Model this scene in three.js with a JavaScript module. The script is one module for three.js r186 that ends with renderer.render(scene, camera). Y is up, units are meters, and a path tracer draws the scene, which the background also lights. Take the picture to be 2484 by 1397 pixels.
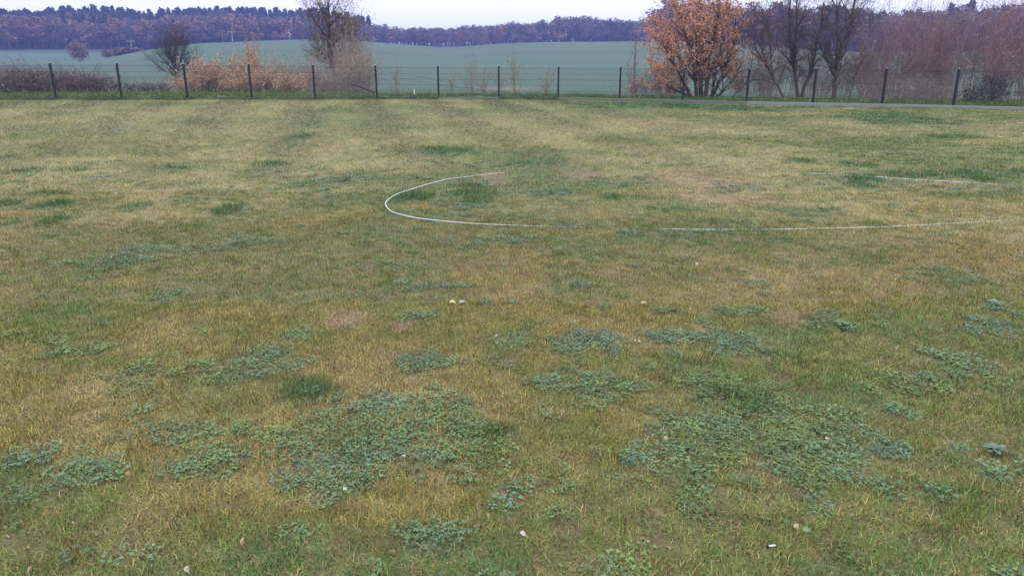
import * as THREE from 'three';
import { mergeGeometries } from 'three/addons/utils/BufferGeometryUtils.js';

// ---------------------------------------------------------------- camera, sky, sun, exposure
const PW = 2484, PH = 1397, FPX = 1774, PITCH = 16.5 * Math.PI / 180, EYE = 1.6;
const scene = new THREE.Scene();
const camera = new THREE.PerspectiveCamera(2 * Math.atan(PH / 2 / FPX) * 180 / Math.PI, PW / PH, 0.05, 8000);
camera.position.set(0, EYE, 0);
camera.rotation.set(-PITCH, 0, 0);
camera.updateMatrixWorld();

const renderer = new THREE.WebGLRenderer({ antialias: true });
renderer.toneMapping = THREE.LinearToneMapping;
renderer.toneMappingExposure = 1.6;
renderer.shadowMap.enabled = true;

{ // overcast sky: brighter towards the zenith, thin uneven cloud
  const W = 512, H = 256, data = new Float32Array(W * H * 4);
  const hash = (i, j) => { const s = Math.sin(i * 127.1 + j * 311.7) * 43758.5453; return s - Math.floor(s); };
  const vn = (x, y, wrap) => {
    const xi = Math.floor(x), yi = Math.floor(y), fx = x - xi, fy = y - yi, u = fx * fx * (3 - 2 * fx), v = fy * fy * (3 - 2 * fy);
    const a = (xi % wrap + wrap) % wrap, b = ((xi + 1) % wrap + wrap) % wrap;
    return (hash(a, yi) * (1 - u) + hash(b, yi) * u) * (1 - v) + (hash(a, yi + 1) * (1 - u) + hash(b, yi + 1) * u) * v;
  };
  for (let j = 0; j < H; j++) for (let i = 0; i < W; i++) {
    const el = ((j + 0.5) / H - 0.5) * Math.PI, s = Math.sin(el), k = (j * W + i) * 4;
    const c = 0.5 * vn(i / 32, j / 12, 16) + 0.3 * vn(i / 16, j / 6, 32) + 0.2 * vn(i / 8, j / 4, 64);
    const up = Math.max(0, s), L = s > -0.02 ? 1.9 * (1 + 1.2 * up) / 2.2 * (0.93 + 0.14 * c) : 0.16;
    data[k] = L * (s > -0.02 ? 0.955 : 0.9); data[k + 1] = L * (s > -0.02 ? 0.965 : 1); data[k + 2] = L * (s > -0.02 ? 1.02 : 0.8); data[k + 3] = 1;
  }
  const t = new THREE.DataTexture(data, W, H, THREE.RGBAFormat, THREE.FloatType);
  t.mapping = THREE.EquirectangularReflectionMapping; t.magFilter = THREE.LinearFilter; t.minFilter = THREE.LinearFilter; t.wrapS = THREE.RepeatWrapping; t.needsUpdate = true;
  scene.background = t; scene.environment = t;
}
const sun = new THREE.DirectionalLight(new THREE.Color(1, 0.97, 0.92), 0.5);
sun.position.set(-30, 60, -40); sun.target.position.set(0, 0, -15);
sun.castShadow = true; sun.shadow.radius = 60;
sun.shadow.mapSize.set(2048, 2048);
Object.assign(sun.shadow.camera, { left: -60, right: 60, top: 60, bottom: -60, near: 1, far: 200 });
scene.add(sun, sun.target);
scene.fog = new THREE.FogExp2(new THREE.Color().setRGB(0.29, 0.39, 1.0), 0.00058);

// ---------------------------------------------------------------- helpers
function rng(seed) { let a = seed >>> 0; return () => { a = (a + 0x6D2B79F5) | 0; let t = Math.imul(a ^ (a >>> 15), 1 | a); t = (t + Math.imul(t ^ (t >>> 7), 61 | t)) ^ t; return ((t ^ (t >>> 14)) >>> 0) / 4294967296; }; }
const lerp = (a, b, t) => a + (b - a) * t, clamp = (v, a = 0, b = 1) => Math.min(b, Math.max(a, v));
const smooth = (a, b, v) => { const t = clamp((v - a) / (b - a)); return t * t * (3 - 2 * t); };
function h2(i, j) { let n = Math.imul(i, 374761393) + Math.imul(j, 668265263) | 0; n = Math.imul(n ^ (n >>> 13), 1274126177); return ((n ^ (n >>> 16)) >>> 0) / 4294967296; }
function noise(x, y) {
  const i = Math.floor(x), j = Math.floor(y), fx = x - i, fy = y - j, u = fx * fx * (3 - 2 * fx), v = fy * fy * (3 - 2 * fy);
  const a = h2(i, j), b = h2(i + 1, j), c = h2(i, j + 1), d = h2(i + 1, j + 1);
  return a + (b - a) * u + (c - a) * v + (a - b - c + d) * u * v;
}
const fbm = (x, y, n = 3) => { let s = 0, a = 0.5, t = 0; for (let k = 0; k < n; k++) { s += a * noise(x, y); t += a; x = x * 2.03 + 17.3; y = y * 2.03 + 5.7; a *= 0.5; } return s / t; };
function table(pts) { return x => { if (x <= pts[0][0]) return pts[0][1]; for (let i = 1; i < pts.length; i++) if (x <= pts[i][0]) { const [a, b] = pts[i - 1], [c, d] = pts[i]; return b + (d - b) * (x - a) / (c - a); } return pts[pts.length - 1][1]; }; }
const V = (x, y, z) => new THREE.Vector3(x, y, z);

// a photo pixel as a direction from the eye
const SP = Math.sin(PITCH), CP = Math.cos(PITCH);
function ray(px, py) { const u = (px - PW / 2) / FPX, v = (PH / 2 - py) / FPX; return V(u, -SP + v * CP, -CP - v * SP); }
const azOf = px => { const r = ray(px, 173); return Math.atan2(r.x, -r.z); };
const tanOf = (px, py) => { const r = ray(px, py); return r.y / Math.hypot(r.x, r.z); };
const rangeOf = (px, py, d) => { const r = ray(px, py); return r.multiplyScalar(d / Math.hypot(r.x, r.z)).add(camera.position); };

const used = new Map();
function named(n) { const k = used.get(n) || 0; used.set(n, k + 1); return k ? `${n}_${String(k).padStart(3, '0')}` : n; }
function mesh(name, geo, mat, parent) { const m = new THREE.Mesh(geo, mat); m.name = parent ? name : named(name); m.castShadow = m.receiveShadow = true; (parent || scene).add(m); return m; }
function tag(o, label, category, group) { o.userData.label = label; o.userData.category = category; if (group) o.userData.group = group; return o; }
function thing(name, label, category, pos, group) { const g = new THREE.Group(); g.name = named(name); if (pos) g.position.copy(pos); scene.add(g); return tag(g, label, category, group); }
function copy(src, label, pos, ry, s) { const c = src.clone(); c.name = named(src.name.replace(/_\d{3}$/, '')); c.userData = { ...src.userData }; if (label) c.userData.label = label; c.position.copy(pos); c.rotation.y = ry || 0; if (s) (typeof s === 'number' ? c.scale.setScalar(s) : c.scale.copy(s)); scene.add(c); return c; }
const lin = (r, g, b) => new THREE.Color().setRGB(r, g, b);
const std = (c, rough = 0.9, o = {}) => new THREE.MeshStandardMaterial({ color: c, roughness: rough, ...o });
const vmat = (rough = 0.9, o = {}) => new THREE.MeshStandardMaterial({ vertexColors: true, roughness: rough, side: THREE.DoubleSide, ...o });

// a buffer that collects coloured triangles
class Buf {
  constructor() { this.p = []; this.c = []; this.i = []; this.n = []; }
  vert(x, y, z, r, g, b) { this.p.push(x, y, z); this.c.push(r, g, b); return this.p.length / 3 - 1; }
  tri(a, b, c) { this.i.push(a, b, c); }
  geo() {
    const g = new THREE.BufferGeometry();
    g.setAttribute('position', new THREE.Float32BufferAttribute(this.p, 3));
    g.setAttribute('color', new THREE.Float32BufferAttribute(this.c, 3));
    g.setIndex(this.i); g.computeVertexNormals(); return g;
  }
  tube(pts, rad, sides, col) {
    const rings = []; let prev = V(1, 0, 0);
    for (let k = 0; k < pts.length; k++) {
      const d = pts[Math.min(k + 1, pts.length - 1)].clone().sub(pts[Math.max(k - 1, 0)]).normalize();
      const a = prev.clone().addScaledVector(d, -prev.dot(d)); if (a.lengthSq() < 1e-4) a.set(0, 0, 1).addScaledVector(d, -d.z); a.normalize(); prev = a;
      const b = d.clone().cross(a), ring = [];
      for (let s = 0; s < sides; s++) { const t = s / sides * 2 * Math.PI, r = rad[k]; ring.push(this.vert(pts[k].x + (a.x * Math.cos(t) + b.x * Math.sin(t)) * r, pts[k].y + (a.y * Math.cos(t) + b.y * Math.sin(t)) * r, pts[k].z + (a.z * Math.cos(t) + b.z * Math.sin(t)) * r, ...col)); }
      rings.push(ring);
    }
    for (let k = 0; k + 1 < rings.length; k++) for (let s = 0; s < sides; s++) { const t = (s + 1) % sides, A = rings[k], B = rings[k + 1]; this.tri(A[s], A[t], B[s]); this.tri(A[t], B[t], B[s]); }
  }
  leaf(p, size, R, col) { // a small folded leaf
    const a = V(R() - 0.5, R() - 0.5, R() - 0.5).normalize(), b = V(R() - 0.5, R() - 0.5, R() - 0.5).cross(a).normalize(), n = a.clone().cross(b), w = size * 0.36, f = size * (R() - 0.5) * 0.35;
    const q = (s, t, u) => this.vert(p.x + a.x * s + b.x * t + n.x * u, p.y + a.y * s + b.y * t + n.y * u, p.z + a.z * s + b.z * t + n.z * u, ...col);
    const A = q(0, 0, 0), B = q(size * 0.45, w, f), C = q(size, 0, 0), D = q(size * 0.45, -w, f); this.tri(A, B, C); this.tri(A, C, D);
  }
}

// ---------------------------------------------------------------- ground heights
const postPx = [134, 294, 454, 610, 764, 914, 1064, 1210, 1354, 1503, 1656, 1811, 1972, 2140, 2313];
const postPy = table([[134, 240], [454, 240], [914, 239], [1210, 239], [1354, 240], [1503, 243], [1656, 247], [1811, 251], [1972, 254.5], [2140, 257.5], [2313, 261.5]]);
const postDepth = table([[-300, 25.6], [134, 26.8], [300, 26.9], [520, 27.5], [770, 28.4], [1000, 29.2], [1280, 29.8], [1430, 29.3], [1600, 28.3], [1740, 27.8], [1900, 26.6], [2060, 25.7], [2313, 24.6], [2800, 22.8]]);
const posts = postPx.map(px => ray(px, postPy(px)).multiplyScalar(postDepth(px)).add(camera.position));
for (let k = 0; k < 3; k++) posts.unshift(posts[0].clone().multiplyScalar(2).sub(posts[1])), posts.push(posts[posts.length - 1].clone().multiplyScalar(2).sub(posts[posts.length - 2]));
const fenceZ = table(posts.map(p => [p.x, p.z])), fenceY = table(posts.map(p => [p.x, p.y]));
const kerbZ = x => fenceZ(x) + 0.1;
function lawnY(x, z) {
  const zk = -kerbZ(x), t = smooth(9, zk, -z) * 0.55 + clamp((-z - 9) / (zk - 9)) * 0.45;
  return (fenceY(x) - 0.03) * clamp(t) + (noise(x * 0.9, z * 0.9) - 0.5) * 0.035 * smooth(0, 4, zk + z) + (noise(x * 0.28 + 9, z * 0.28) - 0.5) * 0.06 * smooth(0, 5, zk + z);
}
function lawnHit(px, py) { const r = ray(px, py); let t = 0.5; for (let k = 0; k < 4000; k++) { const p = r.clone().multiplyScalar(t).add(camera.position); if (p.y <= lawnY(p.x, p.z)) return V(p.x, lawnY(p.x, p.z), p.z); t += 0.004 + t * 0.001; } return null; }

// land beyond the fence: heights along each bearing, from where the photograph shows field edges and crests
const ridge = table([[-400, 165], [0, 160], [150, 157], [260, 140], [340, 125], [480, 106], [620, 100], [750, 97], [870, 100], [980, 108], [1080, 116], [1200, 107], [1300, 103], [1530, 100], [1700, 104], [1900, 115], [2100, 126], [2484, 127], [2900, 122]]);
const far460 = table([[-400, 121], [370, 121], [480, 113], [800, 112], [1100, 119], [1500, 114], [2000, 120], [2900, 120]]);
const far600 = table([[-400, 98], [600, 95], [760, 98], [900, 112], [1600, 108], [2000, 100], [2900, 95]]);
const far750 = table([[-400, 88], [600, 86], [760, 92], [900, 106], [1050, 112], [1300, 103], [1600, 98], [2000, 90], [2900, 85]]);
const near45 = table([[-400, 224], [700, 225], [900, 230], [1300, 231], [1700, 236], [2100, 238], [2900, 240]]);
const near100 = table([[-400, 197], [150, 195], [500, 186], [1200, 190], [1700, 195], [2900, 205]]);
const pxOfAz = az => { let lo = -3000, hi = 6000; for (let k = 0; k < 40; k++) { const m = (lo + hi) / 2; azOf(m) < az ? lo = m : hi = m; } return (lo + hi) / 2; };
function bearing(az) { // control points [range, height]
  const px = clamp(pxOfAz(az), -400, 2900), H = (y, d) => EYE + d * tanOf(px, y);
  const left = 1 - smooth(150, 300, px), yr = ridge(px);
  return [[45, H(near45(px), 45)], [100, H(near100(px), 100)], [190, H(lerp(yr + (near100(px) - yr) * 0.36, 170, left), 190)], [300, H(lerp(yr, 150, left), 300)], [350, H(lerp(yr + 7, 140, left), 350)], [460, H(far460(px), 460)], [600, H(far600(px), 600)], [750, H(far750(px), 750)], [1100, H(far750(px) - 2, 1100)], [2600, H(118, 2600)], [5000, H(150, 5000)]];
}
const azCache = new Map();
function landY(x, z) {
  const d = Math.hypot(x, z), az = Math.atan2(x, -z), q = Math.round(az * 800); let cp = azCache.get(q);
  if (!cp) azCache.set(q, cp = bearing(q / 800));
  const f = Math.floor(az * 800) , cpa = azCache.get(f) || (azCache.set(f, bearing(f / 800)), azCache.get(f)), cpb = azCache.get(f + 1) || (azCache.set(f + 1, bearing((f + 1) / 800)), azCache.get(f + 1)), w = az * 800 - f;
  const zk = kerbZ(x), kd = zk / Math.cos(az) * -1, kx = Math.tan(az) * -kerbZ(Math.tan(az) * -zk), base = Math.max(20, Math.hypot(kx, kerbZ(kx)));
  const P = [[base, fenceY(kx) + 0.0], [base + 2.5, fenceY(kx) + 0.03], ...cpa.map((c, i) => [c[0], lerp(c[1], cpb[i][1], w)])];
  let k = 0; while (k < P.length - 2 && d > P[k + 1][0]) k++;
  const sl = i => i <= 0 || i >= P.length - 1 ? (P[Math.min(i + 1, P.length - 1)][1] - P[Math.max(i - 1, 0)][1]) / (P[Math.min(i + 1, P.length - 1)][0] - P[Math.max(i - 1, 0)][0]) : (P[i + 1][1] - P[i - 1][1]) / (P[i + 1][0] - P[i - 1][0]);
  const D = P[k + 1][0] - P[k][0], t = clamp((d - P[k][0]) / D, 0, 1), t2 = t * t, t3 = t2 * t;
  return (2 * t3 - 3 * t2 + 1) * P[k][1] + (t3 - 2 * t2 + t) * D * sl(k) + (-2 * t3 + 3 * t2) * P[k + 1][1] + (t3 - t2) * D * sl(k + 1);
}
const landAt = (px, d) => { const az = azOf(px), x = Math.sin(az) * d, z = -Math.cos(az) * d; return V(x, landY(x, z), z); };

// ---------------------------------------------------------------- what grows where on the lawn (maps in metres)
const LX0 = -26, LX1 = 26, LZ0 = -33, LZ1 = 5, GN = 1600;
const layer = () => new Float32Array(GN * GN);
const L = { clover: layer(), dark: layer(), red: layer(), straw: layer(), bare: layer() };
function patch(kind, px, py, rx, ry, s = 1) {
  const c = lawnHit(px, py), a = lawnHit(px, Math.max(py - ry, 246)), b = lawnHit(px, py + ry), e = lawnHit(px + rx, py); if (!c || !a || !b || !e) return;
  const wx = Math.abs(e.x - c.x), wz = Math.max(0.03, Math.abs(a.z - b.z) / 2), cz = (a.z + b.z) / 2, cx = c.x + 0, G = L[kind];
  const i0 = Math.floor((cx - wx * 1.7 - LX0) / (LX1 - LX0) * GN), i1 = Math.ceil((cx + wx * 1.7 - LX0) / (LX1 - LX0) * GN), j0 = Math.floor((cz - wz * 1.7 - LZ0) / (LZ1 - LZ0) * GN), j1 = Math.ceil((cz + wz * 1.7 - LZ0) / (LZ1 - LZ0) * GN);
  for (let j = Math.max(0, j0); j <= Math.min(GN - 1, j1); j++) for (let i = Math.max(0, i0); i <= Math.min(GN - 1, i1); i++) {
    const x = LX0 + (i + 0.5) / GN * (LX1 - LX0), z = LZ0 + (j + 0.5) / GN * (LZ1 - LZ0), r = Math.hypot((x - cx) / wx, (z - cz) / wz);
    const n = fbm(x / wx * 2.2 + px, z / wz * 2.2 + py, 3), v = kind === 'dark' || kind === 'red' ? s * smooth(1.45, .25, r + (n - .5) * 1.0) : s * smooth(1.3, 0.4, r + (n - 0.5) * 1.5); if (v > G[j * GN + i]) G[j * GN + i] = v;
  }
}
for (const a of [[830, 1100, 200, 90, .9], [1100, 1090, 120, 60], [760, 1180, 100, 45], [480, 1125, 90, 45], [440, 1050, 110, 25], [1000, 1000, 180, 40, .7], [870, 1010, 120, 60, .8], [650, 865, 75, 32], [720, 815, 60, 15], [420, 920, 160, 40, .6], [560, 905, 120, 32, .7],
  [1030, 880, 80, 40], [1410, 830, 85, 42], [1230, 830, 60, 22, .7], [1630, 830, 60, 20, .9], [1780, 830, 90, 45, .75], [1780, 760, 70, 20, .6], [2010, 780, 60, 28, .6], [1430, 945, 110, 40, .8], [1320, 1010, 40, 25], [1750, 950, 130, 50], [1800, 1030, 200, 60, .9], [1710, 1110, 135, 75], [1950, 1010, 130, 50], [1990, 1085, 150, 50, .9],
  [1680, 1240, 55, 38], [1560, 1110, 50, 25], [1590, 1000, 40, 18], [1550, 935, 35, 15], [2220, 940, 90, 32], [2330, 900, 110, 50, .6], [2190, 1000, 50, 12, .8], [2300, 680, 100, 35, .5], [2440, 800, 60, 40, .6], [1950, 1200, 60, 32, .9], [1030, 1310, 75, 45], [730, 1300, 45, 22, .8], [1260, 1185, 40, 18, .8], [200, 1160, 90, 28, .6], [330, 1370, 55, 24, .9], [100, 1090, 60, 15, .7],
  [2420, 1280, 35, 40, .6], [1620, 760, 30, 14], [1010, 765, 45, 15], [1420, 688, 22, 8], [1080, 695, 75, 14], [1000, 705, 60, 8, .8], [1980, 725, 30, 10], [1990, 675, 25, 8], [2390, 745, 40, 10, .7], [1390, 550, 75, 10], [1130, 490, 80, 22], [930, 1050, 230, 70, .75], [1880, 1050, 230, 70, .8], [620, 1120, 120, 40, .6], [1150, 590, 200, 16, .6], [1200, 590, 250, 20, .5], [1600, 565, 200, 15, .45], [1950, 515, 100, 14, .9], [1800, 540, 50, 6, .8], [1790, 455, 75, 12, .8], [1330, 470, 60, 15, .8],
  [480, 485, 75, 15, .8], [650, 585, 95, 14, .8], [400, 610, 300, 20, .65], [200, 640, 200, 20, .5], [800, 440, 85, 20, .8], [790, 475, 60, 15, .8], [230, 430, 60, 10, .6], [1560, 430, 80, 8, .5], [1250, 405, 120, 8, .6], [2250, 455, 120, 10, .6], [2150, 600, 120, 10, .4], [900, 560, 90, 12, .5], [130, 575, 60, 14, .5], [2450, 470, 40, 8, .6], [30, 1300, 50, 30, .4], [600, 1240, 50, 15, .5], [560, 1040, 60, 20, .6], [1370, 1190, 40, 12, .4], [2080, 880, 40, 14, .4]]) patch('clover', ...a);
for (const a of [[745, 955, 55, 28], [1800, 970, 70, 28, .9], [860, 1085, 55, 30, .8], [1180, 1060, 60, 22, .8], [550, 512, 30, 14], [120, 540, 34, 13], [120, 497, 32, 9], [15, 493, 32, 8], [1085, 366, 75, 8], [1150, 470, 62, 28, .9], [1000, 480, 60, 9, .9], [2090, 432, 40, 7], [2090, 450, 34, 7], [2080, 400, 42, 8, .9], [2200, 425, 80, 9], [2340, 425, 120, 10, .9], [1950, 390, 32, 5], [2200, 288, 130, 16], [2310, 330, 75, 6, .8], [1600, 258, 330, 8, .9],
  [740, 330, 34, 8], [660, 400, 42, 5], [700, 352, 60, 18, .6], [440, 408, 42, 3.5], [60, 415, 42, 4], [180, 413, 38, 3.5], [20, 545, 30, 6, .8], [330, 500, 30, 7, .8], [800, 505, 26, 8, .8], [120, 470, 50, 5, .8], [1480, 480, 20, 6], [1330, 470, 40, 8, .6], [1270, 400, 90, 6, .7], [2480, 420, 60, 10, .8], [770, 275, 30, 14, .6], [755, 300, 30, 14, .6], [630, 420, 50, 9, .5], [1150, 250, 180, 5, .5], [980, 262, 90, 6, .4], [300, 258, 200, 6, .4], [1900, 285, 90, 6, .4], [1550, 445, 60, 8, .5], [1900, 478, 40, 5, .6], [2350, 475, 60, 5, .6], [850, 430, 60, 12, .6], [2440, 1380, 60, 20, .5], [2000, 1385, 80, 25, .5], [1230, 1380, 60, 20, .5], [400, 1390, 60, 20, .5], [30, 1140, 50, 20, .6]]) patch('dark', a[0], a[1], a[2] * 1.25, a[3] * 1.45, (a[4] ?? 1) * .88);
for (const a of [[840, 775, 55, 22, .9], [970, 790, 32, 14], [1905, 772, 48, 20], [1720, 800, 30, 12, .8], [1470, 662, 38, 7, .9], [1420, 425, 65, 8, .7], [1190, 440, 50, 25, .5], [1700, 440, 120, 25, .5], [1750, 480, 120, 18, .6], [10, 515, 30, 8, .8], [420, 465, 50, 8, .5], [290, 545, 55, 15, .5], [1600, 1240, 60, 12, .4], [1860, 1180, 60, 10, .4]]) patch('red', ...a);
for (const a of [[1450, 515, 80, 12, .9], [1030, 500, 65, 10, .8], [60, 520, 70, 12, .7], [180, 460, 90, 8, .5], [450, 530, 50, 10, .6], [2300, 510, 220, 15, .5], [2000, 400, 160, 6, .4], [620, 370, 60, 14, .5], [780, 360, 60, 14, .5], [1550, 310, 200, 14, .4], [300, 690, 200, 14, .5], [520, 660, 160, 8, .5], [1350, 640, 200, 14, .4], [700, 540, 100, 12, .6], [2350, 640, 120, 14, .4], [1200, 720, 120, 20, .5], [600, 760, 140, 30, .5], [1250, 990, 120, 40, .5], [2200, 1150, 140, 40, .4], [300, 960, 120, 40, .5], [1060, 960, 50, 25, .4], [2080, 830, 90, 30, .4]]) patch('straw', ...a);
for (const a of [[1390, 1280, 45, 16], [1430, 1225, 50, 10, .8], [1600, 1310, 40, 22, .9], [1355, 1100, 25, 9, .9], [1550, 948, 20, 12, .9], [1900, 915, 25, 10, .9], [1955, 950, 35, 12, .9], [1230, 875, 45, 9, .9], [980, 862, 40, 9, .8], [230, 1275, 22, 16, .8], [1130, 520, 12, 3], [590, 566, 20, 3, .8], [480, 815, 14, 4], [1495, 363, 12, 2.5]]) patch('bare', ...a);
const at = (G, x, z) => { const i = (x - LX0) / (LX1 - LX0) * GN - 0.5, j = (z - LZ0) / (LZ1 - LZ0) * GN - 0.5; const a = clamp(Math.round(i), 0, GN - 1), b = clamp(Math.round(j), 0, GN - 1); return G[b * GN + a]; };
// colour of the turf at a place, linear
const C = { olive: [.152, .154, .03], straw: [.26, .208, .078], dry: [.285, .28, .128], green: [.078, .138, .034], dark: [.045, .118, .05], red: [.3, .195, .13], soil: [.075, .052, .03], clover: [.06, .11, .065] };  // dry: pale far-lawn tone with lit blade tips and haze put into it
function mix3(o, c, t) { o[0] += (c[0] - o[0]) * t; o[1] += (c[1] - o[1]) * t; o[2] += (c[2] - o[2]) * t; }
function turf(x, z, o = [0, 0, 0]) {
  const a = fbm(x * 0.55 + 3, z * 0.55, 3), b = fbm(x * 2.3 + 40, z * 2.3 + 11, 3), c = noise(x * 9 + 7, z * 9), far = smooth(0, 1.6, -z - 6.0 + x * .22 + (fbm(x * .5 + 8, z * .5, 3) - .5) * 5);  // far: ragged-edged mask for the brightening painted into the distant turf
  o[0] = C.olive[0]; o[1] = C.olive[1]; o[2] = C.olive[2];
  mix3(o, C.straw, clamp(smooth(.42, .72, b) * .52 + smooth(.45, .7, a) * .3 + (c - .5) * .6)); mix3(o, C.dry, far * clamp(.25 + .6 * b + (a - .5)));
  mix3(o, C.green, clamp(smooth(.55, .32, a) * .6 + smooth(.5, .25, b) * .5 + smooth(.48, .3, fbm(x * .22 + 31, z * .22 + 3, 2)) * .45));
  mix3(o, C.straw, at(L.straw, x, z) * .75); mix3(o, C.red, at(L.red, x, z) * .85); mix3(o, C.dark, at(L.dark, x, z)); mix3(o, C.soil, at(L.bare, x, z) * .8);
  return o;
}

// mowing lanes on the far half: the mower bent the blades alternately away from and towards the fence
const laneTilt = (x, z) => { const l = Math.sin((x * 0.97 - z * 0.24) * 2 * Math.PI / 2.3 + noise(x * .4, z * .4) * 1.2); return Math.sign(l) * .6 * Math.pow(Math.abs(l), .5) * smooth(10, 13, -z) * smooth(6, 2, x); };
// ---------------------------------------------------------------- lawn sheet
{
  const T = 2048, data = new Uint8Array(T * T * 4), o = [0, 0, 0], enc = v => Math.round(255 * (v <= .0031308 ? v * 12.92 : 1.055 * Math.pow(v, 1 / 2.4) - .055));
  const R = rng(5);
  for (let j = 0; j < T; j++) for (let i = 0; i < T; i++) {
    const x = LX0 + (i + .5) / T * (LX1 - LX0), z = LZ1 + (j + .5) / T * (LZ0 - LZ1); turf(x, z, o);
    mix3(o, C.clover, at(L.clover, x, z) * .7);
    mix3(o, C.soil, .45 + .45 * noise(x * 14, z * 14));
    const g = .8 + .4 * R(), k = (j * T + i) * 4; data[k] = enc(clamp(o[0] * g)); data[k + 1] = enc(clamp(o[1] * g)); data[k + 2] = enc(clamp(o[2] * g)); data[k + 3] = 255;
  }
  const t = new THREE.DataTexture(data, T, T); t.colorSpace = THREE.SRGBColorSpace; t.magFilter = THREE.LinearFilter; t.minFilter = THREE.LinearMipmapLinearFilter; t.generateMipmaps = true; t.needsUpdate = true;
  const NX = 260, NZ = 220, p = [], uv = [], idx = [];
  for (let j = 0; j <= NZ; j++) for (let i = 0; i <= NX; i++) {
    const x = lerp(LX0, LX1, i / NX), zk = kerbZ(x) - .02, z = lerp(LZ1, zk, Math.pow(j / NZ, .8));
    p.push(x, lawnY(x, z), z); uv.push((x - LX0) / (LX1 - LX0), (z - LZ1) / (LZ0 - LZ1));
  }
  for (let j = 0; j < NZ; j++) for (let i = 0; i < NX; i++) { const a = j * (NX + 1) + i, b = a + 1, c = a + NX + 1, d = c + 1; idx.push(a, b, c, b, d, c); }
  const g = new THREE.BufferGeometry(); g.setAttribute('position', new THREE.Float32BufferAttribute(p, 3)); g.setAttribute('uv', new THREE.Float32BufferAttribute(uv, 2)); g.setIndex(idx); g.computeVertexNormals();
  const m = mesh('lawn', g, std(0xffffff, 1, { map: t })); m.userData.kind = 'structure'; m.userData.label = 'patchy mown lawn sloping up to the fence';
}
// ---------------------------------------------------------------- field and hills
{
  const rows = [-1.2, -.12, 0, .6, 1.4, 2.5, 4, 6, 8.5, 11, 14, 18]; let r = 22; while (r < 5000) { rows.push(r); r *= 1.045; }
  const NA = 420, A0 = -1.35, A1 = 1.35, b = new Buf(), uv = [];
  for (let j = 0; j < rows.length; j++) for (let i = 0; i <= NA; i++) {
    const az = lerp(A0, A1, i / NA), x0 = Math.tan(az) * 28, kx = Math.tan(az) * -kerbZ(clamp(x0, -30, 30)), base = Math.max(20, Math.hypot(kx, kerbZ(kx)));
    const d = rows[j] < 20 ? base + rows[j] : Math.max(base + rows[j], rows[j]), x = Math.sin(az) * d, z = -Math.cos(az) * d;
    let y = j < 2 ? fenceY(kx) - .35 : landY(x, z);
    y += (fbm(x * .02, z * .02) - .5) * smooth(60, 200, d) * 1.2 + (d > base + 1 ? (noise(x * .8, z * .8) - .5) * .1 : 0);
    const px = pxOfAz(az), col = [.03, .098, .066];
    const n = fbm(x * .03, z * .03, 3), n2 = fbm(x * .014 + 5, z * .045, 3);
    mix3(col, [.058, .104, .062], smooth(.45, .7, n) * .8); mix3(col, [.02, .072, .05], smooth(.52, .34, n2) * .7);
    const verge = 1 - smooth(9, 16, d - base); mix3(col, [.1, .15, .05], verge);
    mix3(col, [.2, .13, .1], smooth(.25, 1, 1 - Math.hypot((px - 1235) / 130, (d - 62) / 26)) * .8 * smooth(.3, .6, n2 + .15)); // bare reddish soil in the crop
    if (d > 440 && px < 900 || d > 500) mix3(col, [.06, .05, .035], .8);
    b.vert(x, y, z, ...col); uv.push(x / 6, z / 6);
  }
  for (let j = 0; j + 1 < rows.length; j++) for (let i = 0; i < NA; i++) { const a = j * (NA + 1) + i, c = a + NA + 1; b.tri(a, a + 1, c); b.tri(a + 1, c + 1, c); }
  const g = b.geo(); g.setAttribute('uv', new THREE.Float32BufferAttribute(uv, 2));
  const T = 256, data = new Uint8Array(T * T * 4), R = rng(8);
  for (let j = 0; j < T; j++) for (let i = 0; i < T; i++) { const row = .5 + .5 * Math.sin(i / T * 2 * Math.PI * 12), v = 170 + 40 * R() + 40 * row * (.4 + .6 * h2(i >> 2, j >> 3)), k = (j * T + i) * 4; data[k] = v; data[k + 1] = v; data[k + 2] = v * .98; data[k + 3] = 255; }
  const t = new THREE.DataTexture(data, T, T); t.colorSpace = THREE.SRGBColorSpace; t.wrapS = t.wrapT = THREE.RepeatWrapping; t.magFilter = THREE.LinearFilter; t.needsUpdate = true;
  const m = mesh('field', g, std(0xffffff, 1, { vertexColors: true, map: t })); m.userData.kind = 'structure'; m.userData.label = 'rolling green crop field rising to the wooded hills';
}

function landHit(px, py) { const r = ray(px, py); let t = 30; for (let k = 0; k < 6000; k++) { const x = r.x * t, z = r.z * t, y = EYE + r.y * t; if (y <= landY(x, z)) return V(x, landY(x, z), z); t += .05 + t * .0005; } return null; }
for (const line of [[[928, 172], [980, 178], [1050, 190], [1075, 195]], [[960, 190], [1010, 192]], [[1060, 203], [1130, 212], [1185, 220]], [[1130, 220], [1190, 222], [1240, 224], [1340, 222]]]) {
  const c = new THREE.CatmullRomCurve3(line.map(([a, b]) => landHit(a, b)).filter(Boolean)), P = c.getPoints(40), b = new Buf(), R = rng(line[0][0]);
  P.forEach((p, i) => { const d = c.getTangent(i / 40), n = V(-d.z, 0, d.x).normalize(), w = .08 + .1 * R(); for (const s of [-1, 1]) { const x = p.x + n.x * w * s, z = p.z + n.z * w * s; b.vert(x, landY(x, z) + .09, z, .12, .125, .1); } });
  for (let i = 0; i < 40; i++) { b.tri(i * 2, i * 2 + 1, i * 2 + 2); b.tri(i * 2 + 1, i * 2 + 3, i * 2 + 2); }
  const m = mesh('field_track', b.geo(), vmat(1)); m.userData.kind = 'structure'; m.userData.label = 'pale bare wheel track in the green crop field';
}
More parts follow.
